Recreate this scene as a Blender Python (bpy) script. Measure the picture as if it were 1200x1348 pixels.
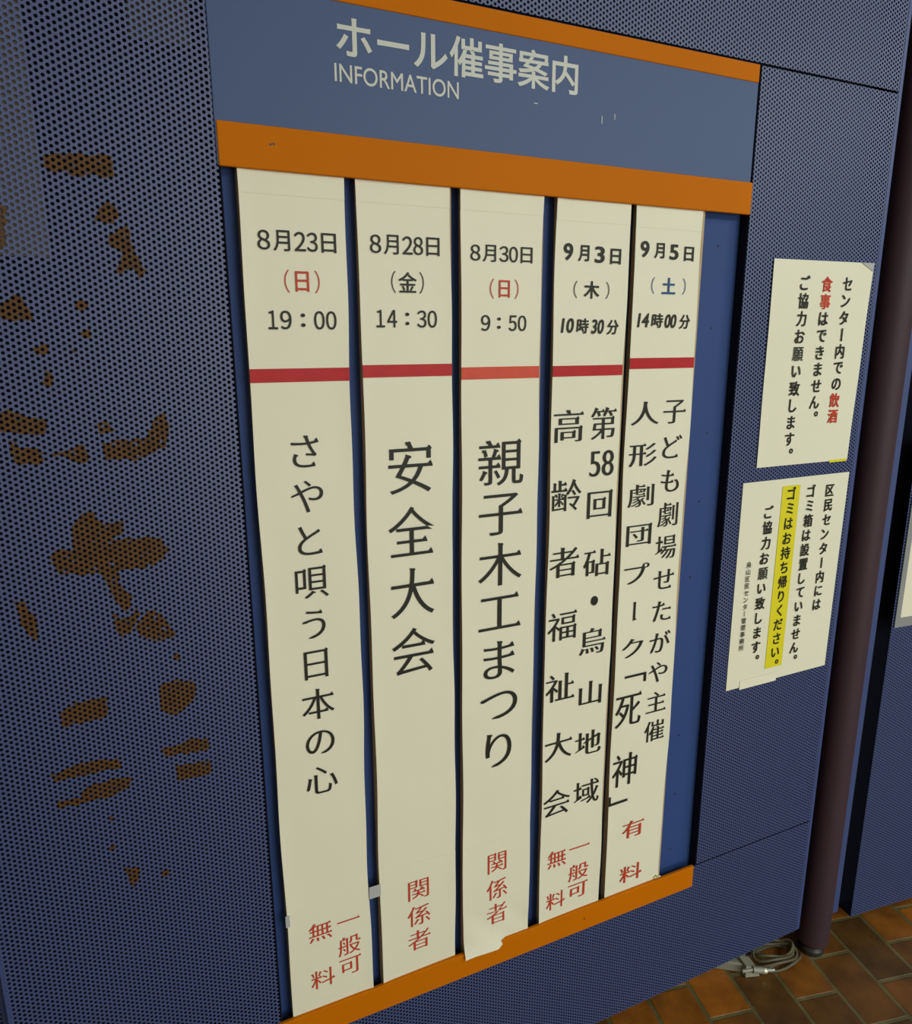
import bpy, math, random
from mathutils import Vector, Matrix
random.seed(7)
for o in list(bpy.data.objects): bpy.data.objects.remove(o)
C = bpy.context.scene.collection
SC = bpy.context.scene

# ---------------------------------------------------------------- camera, light, exposure
EYE = 1.5                                     # camera height above the floor
cam = bpy.data.cameras.new('camera'); camo = bpy.data.objects.new('camera', cam); C.objects.link(camo)
RIGHT = Vector((0.908184418, -0.418551649, -0.003947125))
DOWN = Vector((-0.098502965, -0.204550152, -0.973887263))
FWD = Vector((0.406814735, 0.884858041, -0.226997840))
M4 = Matrix(((RIGHT.x, -DOWN.x, -FWD.x, 0), (RIGHT.y, -DOWN.y, -FWD.y, 0), (RIGHT.z, -DOWN.z, -FWD.z, EYE), (0, 0, 0, 1)))
camo.matrix_world = M4
cam.sensor_fit = 'VERTICAL'; cam.sensor_height = 24.0; cam.lens = 949.74/1348*24.0
cam.clip_start = .02
SC.camera = camo
SC.view_settings.view_transform = 'Standard'
SC.view_settings.look = 'None'
SC.view_settings.gamma = 1.0
SC.view_settings.use_curve_mapping = False
SC.view_settings.exposure = -0.10

world = bpy.data.worlds.new('world'); SC.world = world; world.use_nodes = True
bg = world.node_tree.nodes['Background']
bg.inputs[0].default_value = (1.0, .88, .64, 1); bg.inputs[1].default_value = .42

def area(name, loc, target, sx, sy, power, col):
    l = bpy.data.lights.new(name, 'AREA'); l.shape = 'RECTANGLE'; l.size = sx; l.size_y = sy
    l.energy = power; l.color = col
    o = bpy.data.objects.new(name, l); C.objects.link(o); o.location = loc
    o.rotation_euler = (Vector(target)-Vector(loc)).to_track_quat('-Z', 'Y').to_euler()
    return o
area('ceiling_light', (2.1, -2.1, 2.70), (1.7, -.6, 0), 2.4, .6, 66, (.93, 1.0, .96))
area('ceiling_light', (3.2, -.9, 2.70), (2.6, -.5, 0), .5, 2.0, 38, (.92, 1.0, 1.0))
area('ceiling_light', (-.8, -3.2, 2.70), (-.4, -1.5, 0), 2.2, .5, 4, (1.0, .90, .66))
area('low_front_fill', (2.0, -3.7, 1.0), (1.0, 1.0, .4), 2.4, 1.5, 72, (.96, 1.0, .94))  # added fill lamp, low in front, to lift the lower board
# ---------------------------------------------------------------- materials
def mat(name, col, rough=.5, spec=.5, bump=0, bscale=40, var=0, vscale=8, metal=0):
    m = bpy.data.materials.new(name); m.use_nodes = True
    nt = m.node_tree; b = nt.nodes['Principled BSDF']
    b.inputs['Base Color'].default_value = (*col, 1); b.inputs['Roughness'].default_value = rough
    b.inputs['Specular IOR Level'].default_value = spec; b.inputs['Metallic'].default_value = metal
    tc = nt.nodes.new('ShaderNodeTexCoord')
    if var:
        n = nt.nodes.new('ShaderNodeTexNoise'); n.inputs['Scale'].default_value = vscale; n.inputs['Detail'].default_value = 4
        nt.links.new(tc.outputs['Object'], n.inputs['Vector'])
        r = nt.nodes.new('ShaderNodeMapRange'); r.inputs['To Min'].default_value = 1-var; r.inputs['To Max'].default_value = 1+var
        nt.links.new(n.outputs['Fac'], r.inputs['Value'])
        v = nt.nodes.new('ShaderNodeVectorMath'); v.operation = 'SCALE'; v.inputs[0].default_value = col
        nt.links.new(r.outputs['Result'], v.inputs['Scale']); nt.links.new(v.outputs['Vector'], b.inputs['Base Color'])
    if bump:
        n = nt.nodes.new('ShaderNodeTexNoise'); n.inputs['Scale'].default_value = bscale; n.inputs['Detail'].default_value = 3
        nt.links.new(tc.outputs['Object'], n.inputs['Vector'])
        bp = nt.nodes.new('ShaderNodeBump'); bp.inputs['Strength'].default_value = bump; bp.inputs['Distance'].default_value = .002
        nt.links.new(n.outputs['Fac'], bp.inputs['Height']); nt.links.new(bp.outputs['Normal'], b.inputs['Normal'])
    return m

PX, PZ, HR = .005825, .00725, .00212            # spacing and radius of the punched holes
def perforate(m, ox=0., oz=0., ragged=False):
    """punch a staggered lattice of round holes through a sheet material"""
    nt = m.node_tree; N = nt.nodes; L = nt.links
    b = N['Principled BSDF']; out = N['Material Output']
    tc = N.new('ShaderNodeTexCoord'); sp = N.new('ShaderNodeSeparateXYZ'); L.new(tc.outputs['Object'], sp.inputs[0])
    def mth(op, a, c=None):
        n = N.new('ShaderNodeMath'); n.operation = op
        for k, x in enumerate((a, c)):
            if x is None: continue
            if isinstance(x, (int, float)): n.inputs[k].default_value = x
            else: L.new(x, n.inputs[k])
        return n.outputs[0]
    def cell(src, off, period, ph):
        u = mth('MULTIPLY', mth('ADD', src, -off+20*period), 1/period)
        u = mth('FRACT', mth('ADD', u, .5+ph))
        return mth('MULTIPLY', mth('SUBTRACT', u, .5), period)
    d = []
    for ph in (0, .5):
        x = cell(sp.outputs['X'], ox, 2*PX, ph); z = cell(sp.outputs['Z'], oz, PZ, ph)
        d.append(mth('ADD', mth('MULTIPLY', x, x), mth('MULTIPLY', z, z)))
    hole = mth('LESS_THAN', mth('MINIMUM', d[0], d[1]), HR*HR)
    tr = N.new('ShaderNodeBsdfTransparent'); mx = N.new('ShaderNodeMixShader')
    if ragged:
        n = N.new('ShaderNodeTexNoise'); n.inputs['Scale'].default_value = 110; n.inputs['Detail'].default_value = 3
        L.new(tc.outputs['Object'], n.inputs['Vector'])
        hole = mth('MAXIMUM', hole, mth('LESS_THAN', n.outputs['Fac'], .36))
    L.new(hole, mx.inputs[0]); L.new(b.outputs[0], mx.inputs[1]); L.new(tr.outputs[0], mx.inputs[2])
    L.new(mx.outputs[0], out.inputs['Surface'])
    return m

BLUE = (.038, .063, .185)
M = {}
M['perf'] = perforate(mat('perforated_blue_steel', BLUE, .5, .8, .12, 260), -.03126, .06076+EYE)
M['perf_shade'] = perforate(mat('perforated_steel_painted_shade', (.005, .008, .026), .7, .1), -.03126, .06076+EYE)  # near-black copy of the steel: shade inside the holes put into colour
M['blue'] = mat('blue_painted_steel', BLUE, .45, .5, .05, 200)
M['header'] = mat('header_blue', (.050, .090, .21), .55, .38, .08, 300)
M['board'] = mat('board_blue', (.026, .060, .205), .6, .25, .05, 200, .06, 12)
M['dark'] = mat('painted_inner_shade', (.004, .006, .018), .8, .2)  # near-black colour stands in for shade inside the screens and recess
M['patch'] = perforate(mat('brown_patch', (.090, .042, .011), .6, .3, .1, 200, .5, 60), -.03126, .06076+EYE, True)
M['orange'] = mat('orange_enamel', (.53, .150, .001), .5, .05, .05, 30, .05, 6)
M['paper'] = mat('cream_paper', (.76, .755, .60), .55, .4, .10, 14, .03, 9)
M['lamin'] = mat('laminated_paper', (.76, .76, .60), .32, .5, .06, 10)
M['lamedge'] = mat('laminate_margin', (.25, .27, .27), .3, .5)
M['plate'] = mat('brown_inner_plate', (.085, .068, .055), .7, .3)
M['wood'] = mat('brown_batten', (.46, .35, .20), .7, .3, .2, 60, .25, 25)
M['ink'] = mat('black_ink', (.012, .014, .008), .55, .3)
M['red'] = mat('red_ink', (.50, .045, .018), .55, .3)
M['inkblue'] = mat('blue_ink', (.02, .075, .22), .55, .3)
M['tape'] = mat('red_tape', (.44, .012, .016), .5, .25, .06, 60, .12, 40)
M['tape_pale'] = mat('faded_red_tape', (.60, .075, .04), .5, .25, .08, 60, .18, 50)
M['clear'] = mat('clear_tape', (.42, .44, .44), .25, .5)
M['silver'] = mat('silver_lettering', (.52, .55, .50), .42, .5)
M['yellow'] = mat('yellow_highlight', (.68, .62, .010), .55, .4)
M['pipe'] = mat('maroon_pipe', (.046, .025, .034), .6, .25, .04, 120)
M['rubber'] = mat('black_rubber', (.02, .016, .018), .45, .5)
M['shaded_white_plastic'] = mat('shaded_white_plastic', (.24, .24, .19), .4, .5)  # white plastic with the shade under the screen put into its colour
M['cord'] = mat('grey_cord', (.095, .082, .046), .5, .4)
M['brass'] = mat('brass_prong', (.75, .70, .50), .3, .5, metal=.8)
M['wallm'] = mat('dark_wall', (.07, .06, .05), .8, .3, .1, 30)
M['ceil'] = mat('white_ceiling', (.7, .68, .62), .8, .3, .1, 30)

def floor_material():
    m = mat('terracotta_paving', (.2, .08, .02), .42, .5)
    nt = m.node_tree; N = nt.nodes; L = nt.links; b = N['Principled BSDF']
    tc = N.new('ShaderNodeTexCoord')
    def brick(c1, c2, mo):
        t = N.new('ShaderNodeTexBrick'); t.offset = .5; t.offset_frequency = 2; t.squash = 1
        t.inputs['Scale'].default_value = 1; t.inputs['Brick Width'].default_value = .1875; t.inputs['Row Height'].default_value = .112
        t.inputs['Mortar Size'].default_value = .0052; t.inputs['Mortar Smooth'].default_value = .25; t.inputs['Bias'].default_value = 0
        t.inputs['Color1'].default_value = (*c1, 1); t.inputs['Color2'].default_value = (*c2, 1); t.inputs['Mortar'].default_value = (*mo, 1)
        L.new(tc.outputs['Object'], t.inputs['Vector']); return t
    t = brick((.33, .108, .010), (.088, .043, .009), (.140, .118, .044))
    n = N.new('ShaderNodeTexNoise'); n.inputs['Scale'].default_value = 14; n.inputs['Detail'].default_value = 6
    L.new(tc.outputs['Object'], n.inputs['Vector'])
    r = N.new('ShaderNodeMapRange'); r.inputs['From Min'].default_value = .3; r.inputs['From Max'].default_value = .7
    r.inputs['To Min'].default_value = .6; r.inputs['To Max'].default_value = 1.3
    L.new(n.outputs['Fac'], r.inputs['Value'])
    v = N.new('ShaderNodeVectorMath'); v.operation = 'SCALE'; L.new(t.outputs['Color'], v.inputs[0]); L.new(r.outputs['Result'], v.inputs['Scale'])
    L.new(v.outputs['Vector'], b.inputs['Base Color'])
    inv = N.new('ShaderNodeMath'); inv.operation = 'SUBTRACT'; inv.inputs[0].default_value = 1; L.new(t.outputs['Fac'], inv.inputs[1])
    n2 = N.new('ShaderNodeTexNoise'); n2.inputs['Scale'].default_value = 120; L.new(tc.outputs['Object'], n2.inputs['Vector'])
    ad = N.new('ShaderNodeMath'); ad.operation = 'MULTIPLY_ADD'; L.new(n2.outputs['Fac'], ad.inputs[0]); ad.inputs[1].default_value = .25; L.new(inv.outputs[0], ad.inputs[2])
    bp = N.new('ShaderNodeBump'); bp.inputs['Strength'].default_value = .6; bp.inputs['Distance'].default_value = .004
    L.new(ad.outputs[0], bp.inputs['Height']); L.new(bp.outputs['Normal'], b.inputs['Normal'])
    return m
M['floor'] = floor_material()

# ---------------------------------------------------------------- building helpers
def thing(name, label, cat, loc, group=None, rz=0):
    o = bpy.data.objects.new(name, None); C.objects.link(o); o.location = loc; o.rotation_euler = (0, 0, rz)
    o.empty_display_size = .1
    o['label'] = label; o['category'] = cat
    if group: o['group'] = group
    return o
class MB:
    """collects shapes (world coordinates, or the parent's own when local=True) for one mesh"""
    def __init__(s): s.v = []; s.f = []
    def add(s, V, F):
        b = len(s.v); s.v += [tuple(v) for v in V]; s.f += [tuple(b+i for i in f) for f in F]; return s
    def box(s, x0, x1, y0, y1, z0, z1, bv=0.):
        if bv <= 0:
            V = [(x, y, z) for x in (x0, x1) for y in (y0, y1) for z in (z0, z1)]
            return s.add(V, [(0, 1, 3, 2), (4, 6, 7, 5), (0, 4, 5, 1), (2, 3, 7, 6), (0, 2, 6, 4), (1, 5, 7, 3)])
        import bmesh
        bm = bmesh.new(); bmesh.ops.create_cube(bm, size=1)
        for v in bm.verts: v.co = Vector(((x0+x1)/2+v.co.x*(x1-x0), (y0+y1)/2+v.co.y*(y1-y0), (z0+z1)/2+v.co.z*(z1-z0)))
        bmesh.ops.bevel(bm, geom=list(bm.edges), offset=bv, segments=3, affect='EDGES', profile=.5)
        bm.verts.index_update()
        s.add([v.co.copy() for v in bm.verts], [[v.index for v in f.verts] for f in bm.faces]); bm.free(); return s
    def lathe(s, cx, cy, prof, n=40):
        V = []; F = []
        for r, z in prof:
            V += [(cx+r*math.cos(2*math.pi*k/n), cy+r*math.sin(2*math.pi*k/n), z) for k in range(n)]
        for j in range(len(prof)-1):
            for k in range(n):
                F.append((j*n+k, j*n+(k+1) % n, (j+1)*n+(k+1) % n, (j+1)*n+k))
        F.append(tuple(range(n))[::-1]); F.append(tuple(range((len(prof)-1)*n, len(prof)*n)))
        return s.add(V, F)
    def tube(s, pts, r, n=10, closed=False):
        P = [Vector(p) for p in pts]; m = len(P); V = []; F = []
        up = Vector((0, 0, 1))
        for i in range(m):
            t = (P[(i+1) % m] - P[i-1]) if closed else (P[min(i+1, m-1)]-P[max(i-1, 0)])
            t.normalize(); a = t.cross(up)
            a = a.normalized() if a.length > 1e-3 else Vector((1, 0, 0)); b = t.cross(a)
            V += [P[i]+r*(math.cos(2*math.pi*k/n)*a+math.sin(2*math.pi*k/n)*b) for k in range(n)]
        for i in range(m if closed else m-1):
            for k in range(n):
                j = (i+1) % m
                F.append((i*n+k, i*n+(k+1) % n, j*n+(k+1) % n, j*n+k))
        if not closed: F += [tuple(range(n))[::-1], tuple(range((m-1)*n, m*n))]
        return s.add(V, F)
    def slab(s, fn, nx, nz, th):
        """a sheet: fn(u, v) -> front point, thickness th towards +y, closed all round"""
        V = []; F = []; W = nx+1
        for side in (0, th):
            for j in range(nz+1):
                for i in range(nx+1):
                    p = fn(i/nx, j/nz); V.append((p[0], p[1]+side, p[2]))
        B = W*(nz+1)
        for j in range(nz):
            for i in range(nx):
                a = j*W+i
                F.append((a, a+1, a+W+1, a+W)); F.append((B+a, B+a+W, B+a+W+1, B+a+1))
        for j in range(nz):
            a = j*W; F.append((a, a+W, B+a+W, B+a)); a = j*W+nx; F.append((a, B+a, B+a+W, a+W))
        for i in range(nx):
            a = i; F.append((a, B+a, B+a+1, a+1)); a = nz*W+i; F.append((a, a+1, B+a+1, B+a))
        return s.add(V, F)
    def build(s, name, m, parent=None, smooth=False, local=False):
        me = bpy.data.meshes.new(name)
        o = bpy.data.objects.new(name, me); C.objects.link(o)
        off = Vector((0, 0, 0))
        if parent is not None:
            o.parent = parent
            if not local:
                q = parent
                while q is not None: off += q.location; q = q.parent
        me.from_pydata([tuple(Vector(v)-off) for v in s.v], [], s.f)
        me.materials.append(m); me.update()
        if smooth:
            for p in me.polygons: p.use_smooth = True
            me.set_sharp_from_angle(angle=.7)
        return o
def at(x, z, Y=1.0):
    """a point read on the plane one metre ahead of the eye, moved onto the plane at distance Y"""
    return (x*Y, Y, z*Y+EYE)
def ink(name, items, Y, m, parent, front=lambda x, z: 0., label=None):
    """flat lettering laid on the sheet at distance Y; front(x, z) = how far the sheet bulges to the viewer"""
    v, f = lettering(items)
    b = MB(); b.add([(x*Y, Y-front(x, z)-.0005, z*Y+EYE) for x, z in v], f)
    o = b.build(name, m, parent)
    if label: o['label'] = label
    return o
# ---------------------------------------------------------------- lettering
_gcache = {}
def glyph_contours(s):
    """outlines of a string set in Blender's own font, as closed polygons (1 unit = 1 em)"""
    if s in _gcache: return _gcache[s]
    cu = bpy.data.curves.new('tmp_text', 'FONT'); cu.body = s; cu.resolution_u = 6
    ob = bpy.data.objects.new('tmp_text', cu); bpy.context.collection.objects.link(ob)
    bpy.context.view_layer.update()
    dg = bpy.context.evaluated_depsgraph_get()
    c2 = ob.evaluated_get(dg).to_curve(dg)
    polys = []
    for sp in c2.splines:
        pts = []
        bp = sp.bezier_points
        n = len(bp)
        for i in range(n):
            a, b = bp[i], bp[(i+1) % n]
            p0, p1, p2, p3 = [Vector((v[0], v[1])) for v in (a.co, a.handle_right, b.handle_left, b.co)]
            d = p3-p0
            L = d.length
            if L < 1e-6: continue
            dev = max(abs(d.cross(p1-p0)), abs(d.cross(p2-p0)))/L
            k = 1 if dev < 2e-3 else (4 if L < .12 else 7)
            for j in range(k):
                t = j/k
                pts.append(p0*(1-t)**3+p1*3*t*(1-t)**2+p2*3*t*t*(1-t)+p3*t**3)
        q = []
        for p in pts:
            if not q or (p-q[-1]).length > 2e-3: q.append(p)
        if len(q) > 2 and (q[0]-q[-1]).length < 2e-3: q.pop()
        if len(q) > 2: polys.append(q)
    ob.to_curve_clear() if hasattr(ob, 'to_curve_clear') else None
    bpy.data.objects.remove(ob); bpy.data.curves.remove(cu)
    _gcache[s] = polys
    return polys

def _area(p):
    return .5*sum(p[i].cross(p[(i+1) % len(p)]) for i in range(len(p)))

def styled(s, dx=0., dy=0., serif=0.):
    """move every edge outwards by dx (upright strokes) / dy (level strokes); serif>0 adds brush ends.
    returns (polygons, extra triangles)"""
    src = glyph_contours(s)
    if not src: return [], []
    # the winding of outer outlines: that of the largest one
    big = max(src, key=lambda p: abs(_area(p)))
    sg = 1 if _area(big) > 0 else -1
    out, tri = [], []
    for p in src:
        n = len(p)
        nor = []
        for i in range(n):
            d = (p[(i+1) % n]-p[i]).normalized()
            nor.append(Vector((d.y, -d.x))*sg)
        offs = [dx*m.x*m.x+dy*m.y*m.y for m in nor]
        ln = [(p[(i+1) % n]-p[i]).length for i in range(n)]
        conv = []
        for i in range(n):
            d0 = p[i]-p[i-1]; d1 = p[(i+1) % n]-p[i]
            conv.append(d0.normalized().cross(d1.normalized())*sg)
        q = []
        for i in range(n):
            n0, n1 = nor[i-1], nor[i]
            o0, o1 = offs[i-1], offs[i]
            det = n0.cross(n1)
            if abs(det) > .25:
                v = Vector(((o0*n1.y-o1*n0.y)/det, (n0.x*o1-n1.x*o0)/det))
                m = max(abs(o0), abs(o1))*1.6
                if v.length > m and m > 0: v = v.normalized()*m
            else:
                v = (n0+n1).normalized()*(o0+o1)/2
            q.append(p[i]+v)
        if serif > 0:
            add = {}
            for i in range(n):
                j = (i+1) % n
                short = .03 < ln[i] < .11 and conv[i] > .6 and conv[j] > .6
                m = nor[i]
                if short and m.x > .93:                      # right end of a level stroke
                    lo, hi = (q[i], q[j]) if q[i].y < q[j].y else (q[j], q[i])
                    tri.append([lo+Vector((.012, 0)), hi+Vector((-.03, serif)), hi+Vector((-.085, -.004)), lo+Vector((-.06, 0))])
                elif short and m.y > .93:                    # head of an upright stroke
                    a, b = (q[i], q[j]) if q[i].x < q[j].x else (q[j], q[i])
                    tri.append([a+Vector((-.012, .012)), a+Vector((0, -.05)), b+Vector((0, -.05)), b+Vector((.022, -.018))])
                elif short and m.x < -.25 and m.y < -.25:    # a sweep to the lower left thins out
                    c = (q[i]+q[j])/2
                    add[i] = c+(q[i]-c)*.25; add[j] = c+(q[j]-c)*.25
                # upper right corner of a box: a small knob
                if conv[i] > .8 and nor[i-1].y > .95 and nor[i].x > .95 and ln[i-1] > .12 and ln[i] > .12 or \
                   conv[i] > .8 and nor[i].y > .95 and nor[i-1].x > .95 and ln[i-1] > .12 and ln[i] > .12:
                    c = q[i]
                    tri.append([c+Vector((.018, -.012)), c+Vector((-.03, serif*.8)), c+Vector((-.075, -.004)), c+Vector((-.01, -.06))])
            for k, v in add.items(): q[k] = v
        if dx > 0 and dy > 0:                                 # heavier: keep the outline, add a rim outside it
            for i in range(n):
                j = (i+1) % n
                tri.append([p[i], p[j], q[j], q[i]])
            q = p
        out.append(q)
    return out, tri

def lettering(items):
    """items: (string, cx, cz, w, h, options) -> flat list of (polygons, triangles) placed in a plane.
    w, h = em size, or the size of the ink when fit=True"""
    verts, faces = [], []
    for s, cx, cz, w, h, o in items:
        P, T = styled(s, o.get('dx', 0), o.get('dy', 0), o.get('serif', 0))
        if not P: continue
        rot = o.get('rot', False)
        f = (lambda v: Vector((v.y, -v.x))) if rot else (lambda v: v)
        P = [[f(v) for v in p] for p in P]; T = [[f(v) for v in p] for p in T]
        allp = [v for p in P for v in p]
        x0, x1 = min(v.x for v in allp), max(v.x for v in allp)
        y0, y1 = min(v.y for v in allp), max(v.y for v in allp)
        if o.get('fit'):
            sx, sy = w/(x1-x0), h/(y1-y0)
        else:
            sx, sy = w, h
        mx, my = (x0+x1)/2, (y0+y1)/2
        sh = o.get('shear', 0)
        def put(v): 
            yy = (v.y-my)*sy
            return (cx+(v.x-mx)*sx+sh*yy, cz+yy)
        cu = bpy.data.curves.new('tmp_fill', 'CURVE'); cu.dimensions = '2D'; cu.fill_mode = 'BOTH'
        for p in P:
            sp = cu.splines.new('POLY'); sp.points.add(len(p)-1)
            for k, v in enumerate(p):
                a, b = put(v); sp.points[k].co = (a*100, b*100, 0, 1)
            sp.use_cyclic_u = True
        ob = bpy.data.objects.new('tmp_fill', cu)
        me = ob.to_mesh()
        base = len(verts)
        verts += [(v.co.x/100, v.co.y/100) for v in me.vertices]
        faces += [tuple(base+i for i in pl.vertices) for pl in me.polygons]
        ob.to_mesh_clear()
        bpy.data.objects.remove(ob); bpy.data.curves.remove(cu)
        for t in T:
            base = len(verts)
            verts += [put(v) for v in t]
            faces.append(tuple(range(base, base+len(t))))
    return verts, faces

# brown patches on the left sheet (outlines on the sheet, metres)
PATCHES = [
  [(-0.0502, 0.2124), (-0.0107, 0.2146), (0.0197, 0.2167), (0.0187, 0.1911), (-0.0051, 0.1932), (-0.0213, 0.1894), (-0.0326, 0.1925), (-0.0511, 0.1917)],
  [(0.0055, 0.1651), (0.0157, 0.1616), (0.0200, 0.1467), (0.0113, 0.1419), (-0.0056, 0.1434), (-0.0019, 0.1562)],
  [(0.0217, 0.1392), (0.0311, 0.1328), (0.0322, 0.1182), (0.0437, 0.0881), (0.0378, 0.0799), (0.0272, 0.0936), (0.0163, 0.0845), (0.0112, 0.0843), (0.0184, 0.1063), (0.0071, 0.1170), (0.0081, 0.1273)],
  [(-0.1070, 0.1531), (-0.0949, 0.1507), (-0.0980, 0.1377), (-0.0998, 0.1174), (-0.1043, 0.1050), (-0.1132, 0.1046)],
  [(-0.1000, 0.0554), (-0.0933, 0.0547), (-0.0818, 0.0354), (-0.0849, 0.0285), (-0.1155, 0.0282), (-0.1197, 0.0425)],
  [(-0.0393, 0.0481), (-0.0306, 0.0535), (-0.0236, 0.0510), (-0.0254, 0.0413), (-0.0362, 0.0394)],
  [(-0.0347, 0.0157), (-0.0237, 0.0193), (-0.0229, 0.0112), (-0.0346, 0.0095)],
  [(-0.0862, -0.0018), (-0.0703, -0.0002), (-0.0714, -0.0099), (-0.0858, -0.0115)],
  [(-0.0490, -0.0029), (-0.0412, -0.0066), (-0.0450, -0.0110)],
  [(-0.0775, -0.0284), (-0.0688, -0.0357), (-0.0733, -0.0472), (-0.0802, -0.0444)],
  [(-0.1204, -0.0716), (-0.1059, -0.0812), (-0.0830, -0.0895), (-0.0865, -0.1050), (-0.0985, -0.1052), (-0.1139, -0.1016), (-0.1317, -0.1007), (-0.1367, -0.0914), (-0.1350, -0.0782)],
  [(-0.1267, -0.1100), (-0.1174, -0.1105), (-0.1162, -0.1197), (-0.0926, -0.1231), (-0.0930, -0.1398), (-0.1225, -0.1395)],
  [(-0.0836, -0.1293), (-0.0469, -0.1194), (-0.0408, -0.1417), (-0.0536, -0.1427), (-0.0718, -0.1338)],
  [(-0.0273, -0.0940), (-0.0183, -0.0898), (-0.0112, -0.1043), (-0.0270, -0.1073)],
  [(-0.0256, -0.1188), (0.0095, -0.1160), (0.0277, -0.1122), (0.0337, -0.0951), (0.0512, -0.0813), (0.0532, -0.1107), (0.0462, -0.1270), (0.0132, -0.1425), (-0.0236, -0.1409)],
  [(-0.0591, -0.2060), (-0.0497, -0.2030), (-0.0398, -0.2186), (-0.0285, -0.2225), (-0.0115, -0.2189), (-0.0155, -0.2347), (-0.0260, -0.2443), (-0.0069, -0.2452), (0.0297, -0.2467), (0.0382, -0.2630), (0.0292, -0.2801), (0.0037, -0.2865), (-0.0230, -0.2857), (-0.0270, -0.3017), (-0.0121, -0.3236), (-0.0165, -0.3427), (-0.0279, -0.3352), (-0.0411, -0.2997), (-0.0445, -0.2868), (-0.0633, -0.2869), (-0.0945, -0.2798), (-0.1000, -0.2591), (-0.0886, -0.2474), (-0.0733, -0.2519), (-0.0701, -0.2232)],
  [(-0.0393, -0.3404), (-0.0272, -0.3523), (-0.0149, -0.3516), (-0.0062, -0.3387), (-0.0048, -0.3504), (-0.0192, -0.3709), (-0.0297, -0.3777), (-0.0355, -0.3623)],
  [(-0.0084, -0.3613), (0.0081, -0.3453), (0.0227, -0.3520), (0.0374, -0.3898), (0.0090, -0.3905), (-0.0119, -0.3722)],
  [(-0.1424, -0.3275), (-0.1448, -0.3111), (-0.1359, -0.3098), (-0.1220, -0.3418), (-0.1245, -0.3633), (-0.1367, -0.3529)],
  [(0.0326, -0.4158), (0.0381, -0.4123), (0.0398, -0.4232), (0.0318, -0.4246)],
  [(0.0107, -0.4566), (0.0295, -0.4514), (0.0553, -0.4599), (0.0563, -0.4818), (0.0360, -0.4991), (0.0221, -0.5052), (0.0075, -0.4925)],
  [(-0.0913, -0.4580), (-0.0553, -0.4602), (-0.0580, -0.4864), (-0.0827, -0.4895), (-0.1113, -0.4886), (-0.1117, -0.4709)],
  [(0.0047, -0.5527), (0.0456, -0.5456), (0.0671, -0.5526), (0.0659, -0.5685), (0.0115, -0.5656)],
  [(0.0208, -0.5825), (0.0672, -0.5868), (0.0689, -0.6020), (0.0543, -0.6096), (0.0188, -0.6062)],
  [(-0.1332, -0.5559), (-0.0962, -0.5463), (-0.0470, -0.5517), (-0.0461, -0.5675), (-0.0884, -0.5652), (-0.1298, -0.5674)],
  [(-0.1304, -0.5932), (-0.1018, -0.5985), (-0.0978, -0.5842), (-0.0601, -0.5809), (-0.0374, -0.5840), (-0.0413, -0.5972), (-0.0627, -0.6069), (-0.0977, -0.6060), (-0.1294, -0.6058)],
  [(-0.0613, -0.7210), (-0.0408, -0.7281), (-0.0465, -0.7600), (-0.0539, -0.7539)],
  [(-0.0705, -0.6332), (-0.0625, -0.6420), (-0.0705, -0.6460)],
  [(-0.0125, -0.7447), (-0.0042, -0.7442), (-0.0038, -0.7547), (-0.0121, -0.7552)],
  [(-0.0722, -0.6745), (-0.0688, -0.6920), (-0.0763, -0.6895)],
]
# ================================================================ setting
b = MB(); b.add([(-4, -4, 0), (5, -4, 0), (5, 3.2, 0), (-4, 3.2, 0)], [(0, 1, 2, 3)])
fl = b.build('floor', M['floor']); fl['kind'] = 'structure'
# turn the paving so that its rows run as in the photograph
_u, _v = Vector((.977, -.212, 0)).normalized(), Vector((.212, .977, 0)).normalized()
ang = math.atan2(_v.y, _v.x)
_t0, _s0 = 1.165*1.0135, .836*1.0135
_org = Vector((math.cos(ang)*_t0+math.sin(ang)*_s0, math.sin(ang)*_t0-math.cos(ang)*_s0, 0))
fl.location = _org; fl.rotation_euler = (0, 0, ang)
inv = Matrix.LocRotScale(_org, Matrix.Rotation(ang, 3, 'Z'), None).inverted()
for v_ in fl.data.vertices: v_.co = inv @ v_.co
b = MB(); b.box(-4, 5, 2.6, 2.7, 0, 2.8); o = b.build('wall_added_back', M['wallm']); o['kind'] = 'structure'  # dark wall added to keep the gaps behind the screens dark
b = MB(); b.box(-4, 5, -4, 2.7, 2.8, 2.9); o = b.build('ceiling', M['ceil']); o['kind'] = 'structure'
b = MB(); b.box(4.4, 4.5, -3, 2.7, 0, 2.8); o = b.build('wall_added_right', M['wallm']); o['kind'] = 'structure'  # unseen dark wall, added to dim reflections in the right-hand sheets

# ================================================================ the partition screen with the board
XL, XR = -.222, 1.377
ZB, ZS1, ZS2, ZT = -1.394+EYE, -1.091+EYE, .4505+EYE, .86+EYE
scr = thing('partition_screen', 'wide blue perforated steel partition screen carrying the orange railed notice board', 'partition screen', ((XL+XR)/2, 1.03, ZB))
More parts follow.
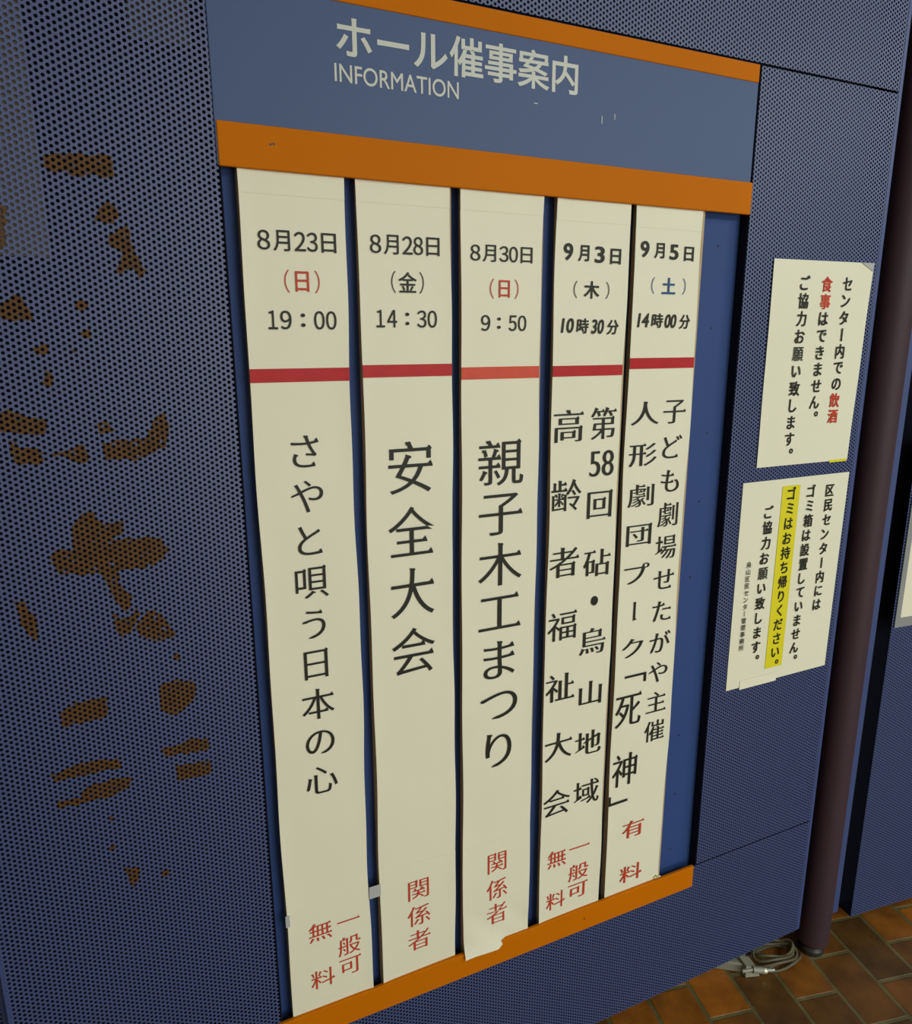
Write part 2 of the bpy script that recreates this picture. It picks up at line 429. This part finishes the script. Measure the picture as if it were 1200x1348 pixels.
# the sheets keep world coordinates in their material: their holes stay in one lattice
def sheet(x0, x1, z0, z1, name='perforated_sheet', label=None):
    o = MB().box(x0, x1, 1.0, 1.0008, z0, z1).build(name, M['perf'])
    o.data.materials.append(M['perf_shade'])
    for p_ in o.data.polygons:
        if p_.normal.y > .5: p_.material_index = 1
    o.parent = scr; o.matrix_parent_inverse = Matrix.Translation(-scr.location)
    if label: o['label'] = label
    return o
EM = .0105
sheet(XL, .1385, ZS1+.002, ZS2-.002, label='left perforated sheet with brown patches')
sheet(1.0235, XR-EM, ZS1+.0015, ZS2-.002, label='right perforated sheet behind the taped notices')
sheet(XL, XR-EM, ZB, ZS1-.0015, label='lower perforated sheet below the bottom rail')
sheet(XL, XR-EM, ZS2+.002, ZT, label='upper perforated sheet above the board')
MB().box(XR-EM, XR, .9994, 1.045, ZB, ZT, .0022).build('edge_strip', M['blue'], scr)
MB().box(XR-EM-.003, XR-EM-.0002, 1.002, 1.045, ZB, ZT).build('shade_liner', M['dark'], scr)  # added near-black liner, hides the lit edge strip behind the holes
MB().box(XL, XR-EM, 1.0012, 1.045, ZB, ZB+.002).build('shade_plate', M['dark'], scr)  # added near-black plate, keeps the lower holes dark inside
MB().box(XL-.004, XL, 1.0, 1.045, ZB, ZT).build('edge_strip', M['blue'], scr)
MB().box(XL, XR-EM, 1.045, 1.052, ZB, ZT).build('back_sheet', M['dark'], scr)  # near-black back, shuts out light so the holes read as shade
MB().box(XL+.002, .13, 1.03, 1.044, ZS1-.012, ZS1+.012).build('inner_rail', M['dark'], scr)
MB().box(XL+.004, -.056, 1.0022, 1.006, .10+EYE, ZT-.01).build('inner_plate', M['plate'], scr)
MB().box(.05, .118, 1.004, 1.008, .345+EYE, ZT-.01).build('inner_plate', M['plate'], scr)
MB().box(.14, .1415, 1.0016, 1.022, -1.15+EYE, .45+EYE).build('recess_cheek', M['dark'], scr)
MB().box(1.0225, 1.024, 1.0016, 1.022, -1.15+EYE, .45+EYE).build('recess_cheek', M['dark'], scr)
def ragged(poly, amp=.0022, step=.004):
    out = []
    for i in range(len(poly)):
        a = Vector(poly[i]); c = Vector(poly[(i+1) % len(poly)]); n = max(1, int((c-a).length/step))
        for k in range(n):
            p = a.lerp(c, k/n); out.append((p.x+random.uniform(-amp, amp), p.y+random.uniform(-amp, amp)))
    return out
from mathutils.geometry import tessellate_polygon
for st in PATCHES:
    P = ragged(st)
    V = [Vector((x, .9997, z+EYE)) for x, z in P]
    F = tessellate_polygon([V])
    o = MB().add(V, F).build('brown_patch', M['patch'])
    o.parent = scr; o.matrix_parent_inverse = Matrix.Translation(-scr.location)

# ---- posts the screens stand on
def post(x, y, label):
    t = thing('screen_post', label, 'post', (x, y, 0), 'round posts of the partition screens')
    MB().lathe(x, y, [(.0385, .035), (.0385, 2.45)], 48).build('tube', M['pipe'], t, True)
    MB().lathe(x, y, [(.029, 0), (.031, .003), (.031, .013), (.028, .017), (.0265, .02), (.0265, .023), (.030, .026), (.030, .0345), (.026, .036)], 40).build('foot', M['rubber'], t)
    return t
post(1.455, 1.02, 'dark maroon round steel post standing between the two perforated screens')

# ---- next screen, turned a little towards the viewer
HX, HY, AN = 1.42, 1.02, math.radians(-6.5)
s2 = thing('partition_screen', 'blue perforated screen at the right edge, behind the maroon post', 'partition screen', (HX, HY, 0), None, AN)
z0 = -1.437+EYE
ps2 = MB().box(.152, 1.35, 0, .001, z0, ZT).build('perforated_sheet', M['perf'], s2, local=True)
ps2.data.materials.append(M['perf_shade'])
for p_ in ps2.data.polygons:
    if p_.normal.y > .5: p_.material_index = 1
MB().box(.088, .1115, .004, .05, -1.414+EYE, ZT, .002).build('stile', M['blue'], s2, local=True)
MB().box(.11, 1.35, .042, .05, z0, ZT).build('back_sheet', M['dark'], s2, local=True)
MB().box(.152, 1.35, .0012, .042, z0, z0+.002).build('shade_plate', M['dark'], s2, local=True)  # added near-black plate, as on the wide screen
s3 = thing('partition_screen', 'sliver of another blue screen at the bottom left corner', 'partition screen', (-.232, 1.02, 0), None, math.radians(6.5))
MB().box(-1.2, -.006, .012, .014, ZB, ZT).build('perforated_sheet', M['perf'], s3, local=True)
MB().box(-.006, .012, .010, .05, ZB-.02, ZT, .002).build('stile', M['blue'], s3, local=True)
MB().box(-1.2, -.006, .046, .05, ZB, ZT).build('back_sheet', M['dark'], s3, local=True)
p3 = thing('laminated_notice', 'laminated cream poster with grey clear margin on the right edge screen', 'notice', (HX, HY, 0), 'laminated notices on the screens', AN)
MB().box(.1575, .46, -.0026, -.0014, -.6455+EYE, -.20+EYE).build('laminate', M['lamedge'], p3, local=True)
MB().box(.1715, .446, -.0030, -.0026, -.6215+EYE, -.224+EYE).build('paper', M['lamin'], p3, local=True)

# ================================================================ notice board
YR, YH, YP, YB = .9965, .9982, 1.003, 1.021
nb = thing('notice_board', 'tall blue notice board with three orange rails set into the screen', 'notice board', (.58, 1.0, -1.144*YR+EYE))
def flat(name, x0, x1, z0, z1, Yf, Yb, m, bv=.001):
    a = at(x0, z0, Yf); c = at(x1, z1, Yf)
    return MB().box(a[0], c[0], Yf, Yb, a[2], c[2], bv).build(name, m, nb)
flat('backing_board', .139, 1.004, -1.12, .25, YB, YB+.006, M['board'], 0)
flat('header_panel', .1372, 1.0186, .2165, .4497, YH, 1.004, M['header'])
for nm, x0, x1, zz0, zz1 in (('top_rail', .1372, 1.0196, .4222, .4497), ('middle_rail', .1394, 1.0247, .2163, .2682), ('bottom_rail', .136, 1.0178, -1.1440, -1.0925)):
    flat(nm, x0, x1, zz0, zz1, YR, 1.0035, M['orange'], .0016)['label'] = 'orange enamelled rail'
G = dict(dx=.017, dy=.014)
ink('title_lettering', [(ch, .3182+i*.0534, .3832, .0535 if ch != '催' else .0535, .0525, dict(G)) for i, ch in enumerate('ホール催事案内')], YH, M['silver'], nb, label='silver lettering')
ink('english_lettering', [('INFORMATION', .3784, .3404, .1754, .0212, dict(fit=True, dx=.005, dy=.005))], YH, M['silver'], nb, label='silver lettering')
for (x, z) in ((.9565, .1614), (.9548, .025), (.9624, -.1598), (.9564, -.2865), (.9477, -.4332), (.9481, -.765), (.9494, -.8976), (.9481, -1.0278)):
    p = at(x, z, YB)
    V = [(p[0]+.0019*math.cos(k*.7854), YB-.0004, p[2]+.0019*math.sin(k*.7854)) for k in range(8)]
    MB().add(V, [tuple(range(8))]).build('pin_hole', M['ink'], nb)
p = at(.922, -1.0895, YR)
cl = MB(); cl.box(p[0]-.008, p[0]+.006, YR+.001, YR+.006, p[2], p[2]+.004, .0008); cl.box(p[0]-.004, p[0]-.001, YR-.001, YR+.008, p[2]+.001, p[2]+.007, .0006)
cl.build('metal_clip', M['brass'], nb)['label'] = 'small metal clip'
for x, z, w, h in ((.7065, .331, .0011, .011), (.730, .3375, .0011, .008), (.5899, .3397, .006, .0012)):
    p = at(x, z, YH)
    MB().box(p[0]-w/2, p[0]+w/2, YH-.0004, YH, p[2]-h/2, p[2]+h/2).build('scratch', M['silver'], nb)
for x, z in ((.204, .2465), (.208, .2475), (.7375, -1.117)):
    p = at(x, z, YR); MB().box(p[0]-.0013, p[0]+.0013, YR-.0004, YR+.0005, p[2]-.0014, p[2]+.0012).build('paint_chip', M['rubber'], nb)

# ---------------------------------------------------------------- schedule banners
MIN = dict(dx=.003, dy=-.007, serif=.055)
MINR = dict(dx=.002, dy=-.013, serif=.055)
POP = dict(dx=.016, dy=.016)
BAN = [
 dict(x=(.1590, .2962, .1590, .2970), tape=(-.0317, -.0499, 'tape'), seam=-.879, label='leftmost white schedule banner, dated 8月23日 at 19：00'),
 dict(x=(.3140, .4522, .3165, .4560), tape=(-.0288, -.0464, 'tape'), seam=-.864, label='white schedule banner dated 8月28日 with the title 安全大会'),
 dict(x=(.4690, .6062, .4705, .6062), tape=(-.0345, -.0528, 'tape_pale'), seam=-.871, label='middle white schedule banner with faded red stripe, dated 8月30日, bottom edge curling'),
 dict(x=(.6300, .7672, .6300, .7680), tape=(-.0350, -.0520, 'tape'), seam=-.906, label='white schedule banner dated 9月3日 with two columns of large black characters'),
 dict(x=(.7790, .9180, .7840, .9208), tape=(-.0245, -.0425, 'tape'), seam=None, label='rightmost white schedule banner, dated 9月5日 with blue 土'),
]
ZTOP, ZBOT = .226, -1.108
def col(chars, x, z0, pitch, w, h, o, zs=None):
    out = []
    for i, ch in enumerate(chars):
        oo = dict(o); ww, hh = w, h
        if ch in '劇齢願係催親関無料般場域福唄': oo['dy'] = oo.get('dy', 0)*.6 if oo.get('dy', 0) < 0 else oo.get('dy', 0)*.55; oo['dx'] = oo.get('dx', 0)*(.3 if oo.get('dy', 0) <= 0 else .55)
        if ch == 'ー': oo['rot'] = True; ww, hh = w, h
        z = zs[i] if zs else z0-i*pitch
        xx = x
        if ch == '。': xx = x+w*.28; z = z+h*.30; 
        out.append((ch, xx, z, ww, hh, oo))
    return out
def paren(ch, cx, cz, w, h, kw, kh, o):
    return [('（', cx-w/2+.0035, cz, .0065, h, dict(fit=True, dx=-.012, dy=-.012)), (ch, cx, cz, kw, kh, dict(o, fit=True)), ('）', cx+w/2-.0035, cz, .0065, h, dict(fit=True, dx=-.012, dy=-.012))]
banners = []
def run(parts, cx, cz, w, h, o):
    """characters of one line: (char, left, right as fractions of the line's ink, height factor)"""
    return [(ch, cx-w/2+(l+r)/2*w, cz, (r-l)*w, h*k, o) for ch, l, r, k in parts]
DATE = lambda s: [(s[0], 0, .15, .93), ('月', .195, .40, 1), (s[1], .46, .60, .93), (s[2], .62, .755, .93), ('日', .81, 1, .96)]
CLOCK = lambda s: [(s[0], 0, .13, 1), (s[1], .175, .33, 1), (':', .475, .53, .72), (s[2], .67, .82, 1), (s[3], .85, 1, 1)]
for i, B in enumerate(BAN):
    xa, xb, xc, xd = B['x']
    ph = 1.7*i
    t = thing('schedule_banner', B['label'], 'banner', at((xa+xb)/2, ZBOT, YP), 'white schedule banners hanging on the board')
    banners.append(t)
    def front(x, z, i=i, ph=ph, xa=xa, xb=xb):
        u = (x-xa)/(xb-xa)
        r = .0007*math.sin(z*17+ph)*math.sin(u*3.0+ph)+.0005*math.sin(z*9+2*ph)
        r += .0016*(abs(2*u-1)**6)*(.5+.5*math.sin(z*13+ph*2+u*3))      # edges lift a little
        if i == 2 and z < -1.0:
            k = min(1, (-1.0-z)/.094); w_ = min(1, max(0, (u-.50)/.14)); w_ = w_*w_*(3-2*w_); r += (.0125-.0110*w_)*k**3+.0022*math.sin(u*13+z*60)*k*(1-k)*2
        return r
    B['front'] = front
    def edge(u, z, xa=xa, xb=xb, xc=xc, xd=xd, ph=ph):
        k = (ZTOP-z)/(ZTOP-ZBOT)
        l = xa+(xc-xa)*k+.0008*math.sin(z*11+ph)-.0006*math.sin(z*23+ph); r = xb+(xd-xb)*k+.0015*math.sin(z*10+ph*1.3)+.0006*math.sin(z*31)
        return l+(r-l)*u
    bot = ZBOT-(.0 if i != 2 else .0)
    def fn(u, v, z1, z0, lift):
        z = z1+(z0-z1)*v; x = edge(u, z)
        if i == 2 and z < -1.09: z += .012*u*0
        return (x*YP, YP-front(x, z)-lift, z*YP+EYE)
    seam = B['seam']
    MB().slab(lambda u, v: fn(u, v, ZTOP, ZBOT if seam is None else seam-.006, 0), 12, 90, .0004).build('paper_sheet', M['paper'], t, True)
    if seam is not None:
        MB().slab(lambda u, v: fn(u, v, seam, ZBOT if i != 2 else -1.0945+.0012*math.sin(u*9+.5), .0005), 14, 24, .0004).build('lower_sheet', M['paper'], t, True)
    MB().slab(lambda u, v: fn(u, v, ZTOP, .1872-.0012*i*(i > 2), .0005), 12, 4, .0004).build('top_flap', M['paper'], t, True)
    # wooden batten the paper is stuck to
    a = at(xa-.0010, ZBOT, YB); c = at(xb+(xd-xb)*.5-.004, ZTOP, YB)
    MB().box(a[0]*.9945, c[0]*.9925, YP+.0024, YB-.0005, a[2], c[2]).build('batten', M['wood'], t)
    zt0, zt1, mt = B['tape']
    MB().slab(lambda u, v: fn(u, v, zt0, zt1, .0009), 12, 3, .0004).build('red_stripe', M[mt], t, True)
    # lettering
    fr = lambda x, z: front(x, z)+.0009
    def put(name, items, m, label=None, fr=fr, t=t): return ink(name, items, YP, M[m], t, fr, label)
    G0 = dict(fit=True, dx=.009, dy=.008)
    P0 = dict(fit=True, dx=.022, dy=.022)
    if i == 0:
        put('date_text', run(DATE('８２３'), .2317, .1317, .1032, .0255, G0), 'ink')
        put('weekday_text', paren('日', .2352, .0815, .0475, .0295, .0177, .0255, G0), 'red', 'red weekday in brackets')
        put('time_text', run(CLOCK('１９００'), .2337, .0318, .0919, .0238, G0), 'ink')
        put('title_text', col('さやと唄う日本の心', .2276, -.146, .0644, .054, .0545, MIN), 'ink')
        put('admission_text', col('一般可', .2593, 0, 0, .0415, .039, MINR, (-.934, -.9828, -1.0245))+col('無料', .2119, 0, 0, .0425, .0385, MINR, (-.9374, -1.0294)), 'red', 'red admission note')
    elif i == 1:
        put('date_text', run(DATE('８２８'), .3834, .1345, .1028, .0255, G0), 'ink')
        put('weekday_text', paren('金', .3858, .0850, .0496, .0297, .0269, .0275, G0), 'ink')
        put('time_text', run(CLOCK('１４３０'), .3840, .0350, .0922, .0236, G0), 'ink')
        put('title_text', col('安全大会', .3847, -.1800, .0987, .080, .0865, MIN), 'ink')
        put('admission_text', col('関係者', .3850, 0, 0, .046, .044, MINR, (-.9194, -.9719, -1.0223)), 'red', 'red admission note')
    elif i == 2:
        put('date_text', run(DATE('８３０'), .5361, .1297, .1040, .0236, G0), 'ink')
        put('weekday_text', paren('日', .5405, .0801, .0490, .0284, .0180, .0245, G0), 'red', 'red weekday in brackets')
        put('time_text', run([('９', 0, .19, 1), (':', .355, .42, .72), ('５', .61, .78, 1), ('０', .82, 1, 1)], .5407, .0303, .0773, .0228, G0), 'ink')
        put('title_text', col('親子木工まつり', .5390, -.1841, .0842, .0865, .0800, MIN), 'ink')
        put('admission_text', col('関係者', .5392, 0, 0, .046, .0455, MINR, (-.9192, -.9747, -1.0262)), 'red', 'red admission note')
    elif i == 3:
        put('date_text', [('9', .6535, .1385, .0155, .0240, P0), ('月', .6820, .1375, .0190, .0230, P0), ('3', .7120, .1365, .0165, .0235, P0), ('日', .7425, .1350, .0190, .0225, P0)], 'ink')
        put('weekday_text', paren('木', .6992, .0828, .0683, .0263, .0278, .0256, P0), 'ink')
        put('time_text', [('10', .6560, .0275, .0215, .0215, dict(P0, shear=.12)), ('時', .6845, .0270, .0215, .0225, dict(P0, shear=.08)), ('30', .7140, .0262, .0225, .0215, dict(P0, shear=.12)), ('分', .7435, .0255, .0215, .0225, dict(P0, shear=.08))], 'ink')
        R4 = dict(dx=.011, dy=-.009, serif=.06)
        put('title_text', col('第', .7326, -.131, 0, .0560, .058, R4)+[('58', .7321, -.1987, .0490, .0440, dict(fit=True, dx=.012, dy=-.010))]+col('回砧', .7310, 0, 0, .059, .054, R4, (-.2705, -.3755))
            +[('●', .7295, -.4455, .0150, .0175, dict(fit=True))]+col('烏山地域', .7290, 0, 0, .061, .0545, R4, (-.522, -.624, -.725, -.8288)), 'ink')
        put('subtitle_text', col('高齢者福祉大会', .6630, -.1320, .1167, .064, .0585, R4), 'ink')
        put('admission_text', col('一般可', .7175, 0, 0, .049, .039, dict(MINR, dx=.010, dy=-.008), (-.9440, -.9993, -1.0420))+col('無料', .6672, 0, 0, .045, .0405, dict(MINR, dx=.010, dy=-.008), (-.9539, -1.0467)), 'red', 'red admission note')
    else:
        put('date_text', [('9', .8000, .1490, .0160, .0240, P0), ('月', .8300, .1480, .0195, .0230, P0), ('5', .8605, .1470, .0165, .0230, P0), ('日', .8925, .1455, .0190, .0220, P0)], 'ink')
        put('weekday_text', paren('土', .8530, .0930, .0735, .0264, .0273, .0252, P0), 'inkblue', 'weekday in brackets, blue character')
        put('time_text', [('14', .8040, .0370, .0215, .0215, dict(P0, shear=.12)), ('時', .8330, .0366, .0225, .0225, dict(P0, shear=.08)), ('00', .8615, .0360, .0235, .0215, dict(P0, shear=.12)), ('分', .8925, .0352, .0215, .0225, dict(P0, shear=.08))], 'ink')
        R5 = dict(dx=.009, dy=-.007, serif=.055)
        put('organiser_text', col('子ども劇場せたがや主催', .8836, -.1178, .0620, .0520, .0485, R5), 'ink')
        put('title_text', col('人形劇団プーク', .8200, -.1181, .0724, .0645, .0440, R5)+[('」', .8303, -.6164, .0493, .0184, dict(rot=True, fit=True))][:0]
            +[('「', .8303, -.6164, .0493, .0184, dict(R5, rot=True, fit=True, dx=.004, dy=.004, serif=0))]+col('死神', .8170, 0, 0, .064, .0770, R5, (-.6797, -.8054))
            +[('」', .8053, -.8671, .0459, .0202, dict(R5, rot=True, fit=True, dx=.004, dy=.004, serif=0))], 'ink')
        put('admission_text', col('有料', .8466, 0, 0, .0585, .0415, dict(MINR, dx=.010, dy=-.008), (-.9455, -1.0481)), 'red', 'red admission note')
# bits of clear tape at the left banner's lower joint
q0, q1 = at(.2965, -.9065, YP), at(.3165, -.8835, YP)
MB().box(q0[0], q1[0], YP-.0022, YP-.0018, q0[2], q1[2]).build('clear_tape', M['clear'], banners[0])
q0, q1 = at(.1570, -.9085, YP), at(.1635, -.8875, YP)
MB().box(q0[0], q1[0], YP-.0024, YP-.0020, q0[2], q1[2]).build('clear_tape', M['clear'], banners[0])

# ---------------------------------------------------------------- notices taped to the right sheet
YN = .9985
def notice(label, c, warp):
    """c = corners TL, TR, BL, BR on the sheet"""
    t = thing('laminated_notice', label, 'notice', at((c[2][0]+c[3][0])/2, c[2][1], YN), 'laminated notices on the screens')
    def fn(u, v):
        x = (c[0][0]*(1-u)+c[1][0]*u)*(1-v)+(c[2][0]*(1-u)+c[3][0]*u)*v
        z = (c[0][1]*(1-u)+c[1][1]*u)*(1-v)+(c[2][1]*(1-u)+c[3][1]*u)*v
        return (x*YN, YN-warp(u, v), z*YN+EYE)
    MB().slab(fn, 16, 20, .0006).build('paper', M['lamin'], t, True)
    return t
w1 = lambda u, v: .0006+.0012*(u**8)*(1-v)**3+.0006*math.sin(v*5+u*2)**2
n1 = notice('upper laminated notice, black and red vertical writing about 飲酒 and 食事', ((1.0905, .1470), (1.3540, .1490), (1.0930, -.2340), (1.3450, -.2350)), w1)
N1 = dict(dx=.021, dy=.021)
fl0 = lambda x, z: .0021
a1 = col('センター内での飲酒', 1.2858, .1086, .0315, .0285, .0290, N1)
b1 = col('食事はできません。', 1.2300, .1065, .0315, .0285, .0290, N1)
c1 = col('ご協力お願い致します。', 1.1718, .1077, .0323, .0280, .0290, N1)
for part in (a1[:7], b1[2:], c1): ink('black_text', part, YN, M['ink'], n1, fl0)
for part in (a1[7:], b1[:2]): ink('red_text', part, YN, M['red'], n1, fl0, 'red characters')
def strip(name, x0, x1, z0, z1, m, parent, lift=.0016, Y=YN, sk=0.):
    p = [at(x0, z0, Y), at(x1, z0+sk, Y), at(x1, z1+sk, Y), at(x0, z1, Y)]
    V = [(a, Y-lift, c) for a, _, c in p]+[(a, Y-lift+.0003, c) for a, _, c in p]
    return MB().add(V, [(0, 1, 2, 3), (7, 6, 5, 4), (0, 4, 5, 1), (1, 5, 6, 2), (2, 6, 7, 3), (3, 7, 4, 0)]).build(name, m, parent)
strip('yellow_tape', 1.292, 1.342, -.2375, -.2325, M['yellow'], n1)['label'] = 'yellow tape at the lower edge'
p = [at(1.318, .149, YN), at(1.354, .149, YN), at(1.3515, .1335, YN)]
MB().add([(a, YN-.0030, c) for a, _, c in p]+[(a, YN-.0026, c) for a, _, c in p], [(0, 2, 1), (3, 4, 5), (0, 1, 4, 3), (1, 2, 5, 4), (2, 0, 3, 5)]).build('curled_corner', M['clear'], n1)  # added grey triangle standing for the sheet's darker curled corner
w2 = lambda u, v: .0005+.0008*(u**6)*(1-v)**3
n2 = notice('lower laminated notice with a yellow highlighted column about ゴミ', ((1.0630, -.2615), (1.3560, -.2615), (1.0650, -.6940), (1.3530, -.6935)), w2)
fl2 = lambda x, z: .0018
strip('yellow_band', 1.1684, 1.2168, -.6655, -.2765, M['yellow'], n2, .0014)['label'] = 'yellow highlighted band'
N2 = dict(dx=.022, dy=.022)
for part in (col('区民センター内には', 1.3035, -.2957, .0310, .0265, .0280, N2), col('ゴミ箱は設置していません。', 1.2490, -.2922, .0309, .0265, .0280, N2),
             col('ゴミはお持ち帰りください。', 1.1935, -.2922, .0309, .0265, .0280, N2), col('ご協力お願い致します。', 1.1362, -.3247, .0317, .0265, .0280, N2)):
    ink('black_text', part, YN, M['ink'], n2, fl2)
ink('small_text', col('烏山区民センター管理事務所', 1.0955, -.4278, .0147, .0132, .0132, dict(dx=.012, dy=.012)), YN, M['ink'], n2, fl2)
strip('clear_tape', 1.1007, 1.204, -.6985, -.678, M['paper'], n2, .0016)

# ================================================================ cord and socket strip under the screen
ps = thing('power_strip', 'off-white power strip lying on the floor under the screen edge', 'power strip', (1.13, 1.035, 0))
bb = MB().box(-.25, 0, -.02, .02, 0, .026, .004)
ca, sa = math.cos(-.62), math.sin(-.62)
bb.v = [(1.262+x*ca-y*sa, 1.046+x*sa+y*ca, z) for x, y, z in bb.v]
bb.build('body', M['shaded_white_plastic'], ps)
b = MB(); b.add([(1.236, 1.022, .003), (1.272, 1.012, .001), (1.276, 1.050, .001), (1.240, 1.060, .003), (1.240, 1.026, .030), (1.268, 1.020, .022), (1.272, 1.048, .024), (1.244, 1.056, .034)],
    [(3, 2, 1, 0), (4, 5, 6, 7), (0, 1, 5, 4), (1, 2, 6, 5), (2, 3, 7, 6), (3, 0, 4, 7)])
b.build('end_cap', M['shaded_white_plastic'], ps)
for k in range(3):
    bb = MB().box(-.235+k*.065, -.213+k*.065, -.01, .01, .0275, .0286)
    bb.v = [(1.262+x*ca-y*sa, 1.046+x*sa+y*ca, z) for x, y, z in bb.v]
    bb.build('socket', M['rubber'], ps)
ec = thing('extension_cord', 'coiled grey extension cord with a plug beside the foot of the maroon post', 'cord', (1.34, 1.03, 0))
b = MB(); pts = []
loops = [(1.335, 1.035, .075, .030, .010), (1.345, 1.030, .068, .036, .016), (1.325, 1.042, .080, .026, .022), (1.338, 1.028, .060, .034, .028), (1.345, 1.040, .052, .026, .034)]
for j, (cx, cy, rx, ry, zz) in enumerate(loops):
    for k in range(26):
        a = 2*math.pi*k/26; w = k/26
        nx = loops[(j+1) % len(loops)] if j < len(loops)-1 else loops[j]
        L = [loops[j][q]*(1-w)+nx[q]*w for q in range(5)]
        pts.append((L[0]+L[2]*math.cos(a+.6), L[1]+L[3]*math.sin(a+.6)-.12*L[2]*math.cos(a+.6), max(.0042, L[4]-.006+.005*math.sin(3*a+j))))
b.tube(pts, .0036, 10); b.build('cable', M['cord'], ec, True)
b = MB(); b.tube([(1.255, 1.02, .02), (1.268, 1.015, .018), (1.280, 1.010, .016)], .0080, 14)
b.tube([(1.228, 1.027, .02), (1.255, 1.02, .02)], .0045, 10)
pg = b.build('plug', M['shaded_white_plastic'], ec, True)
MB().tube([(1.2795, 1.010, .016), (1.2865, 1.0075, .0155)], .0078, 14).build('plug_face', M['brass'], pg)
for dx, dz in ((-.001, .0045), (.001, -.0045)):
    MB().tube([(1.284, 1.008+dx*4, .016+dz), (1.303, 1.001+dx*4, .015+dz)], .0022, 8).build('prong', M['silver'], pg)
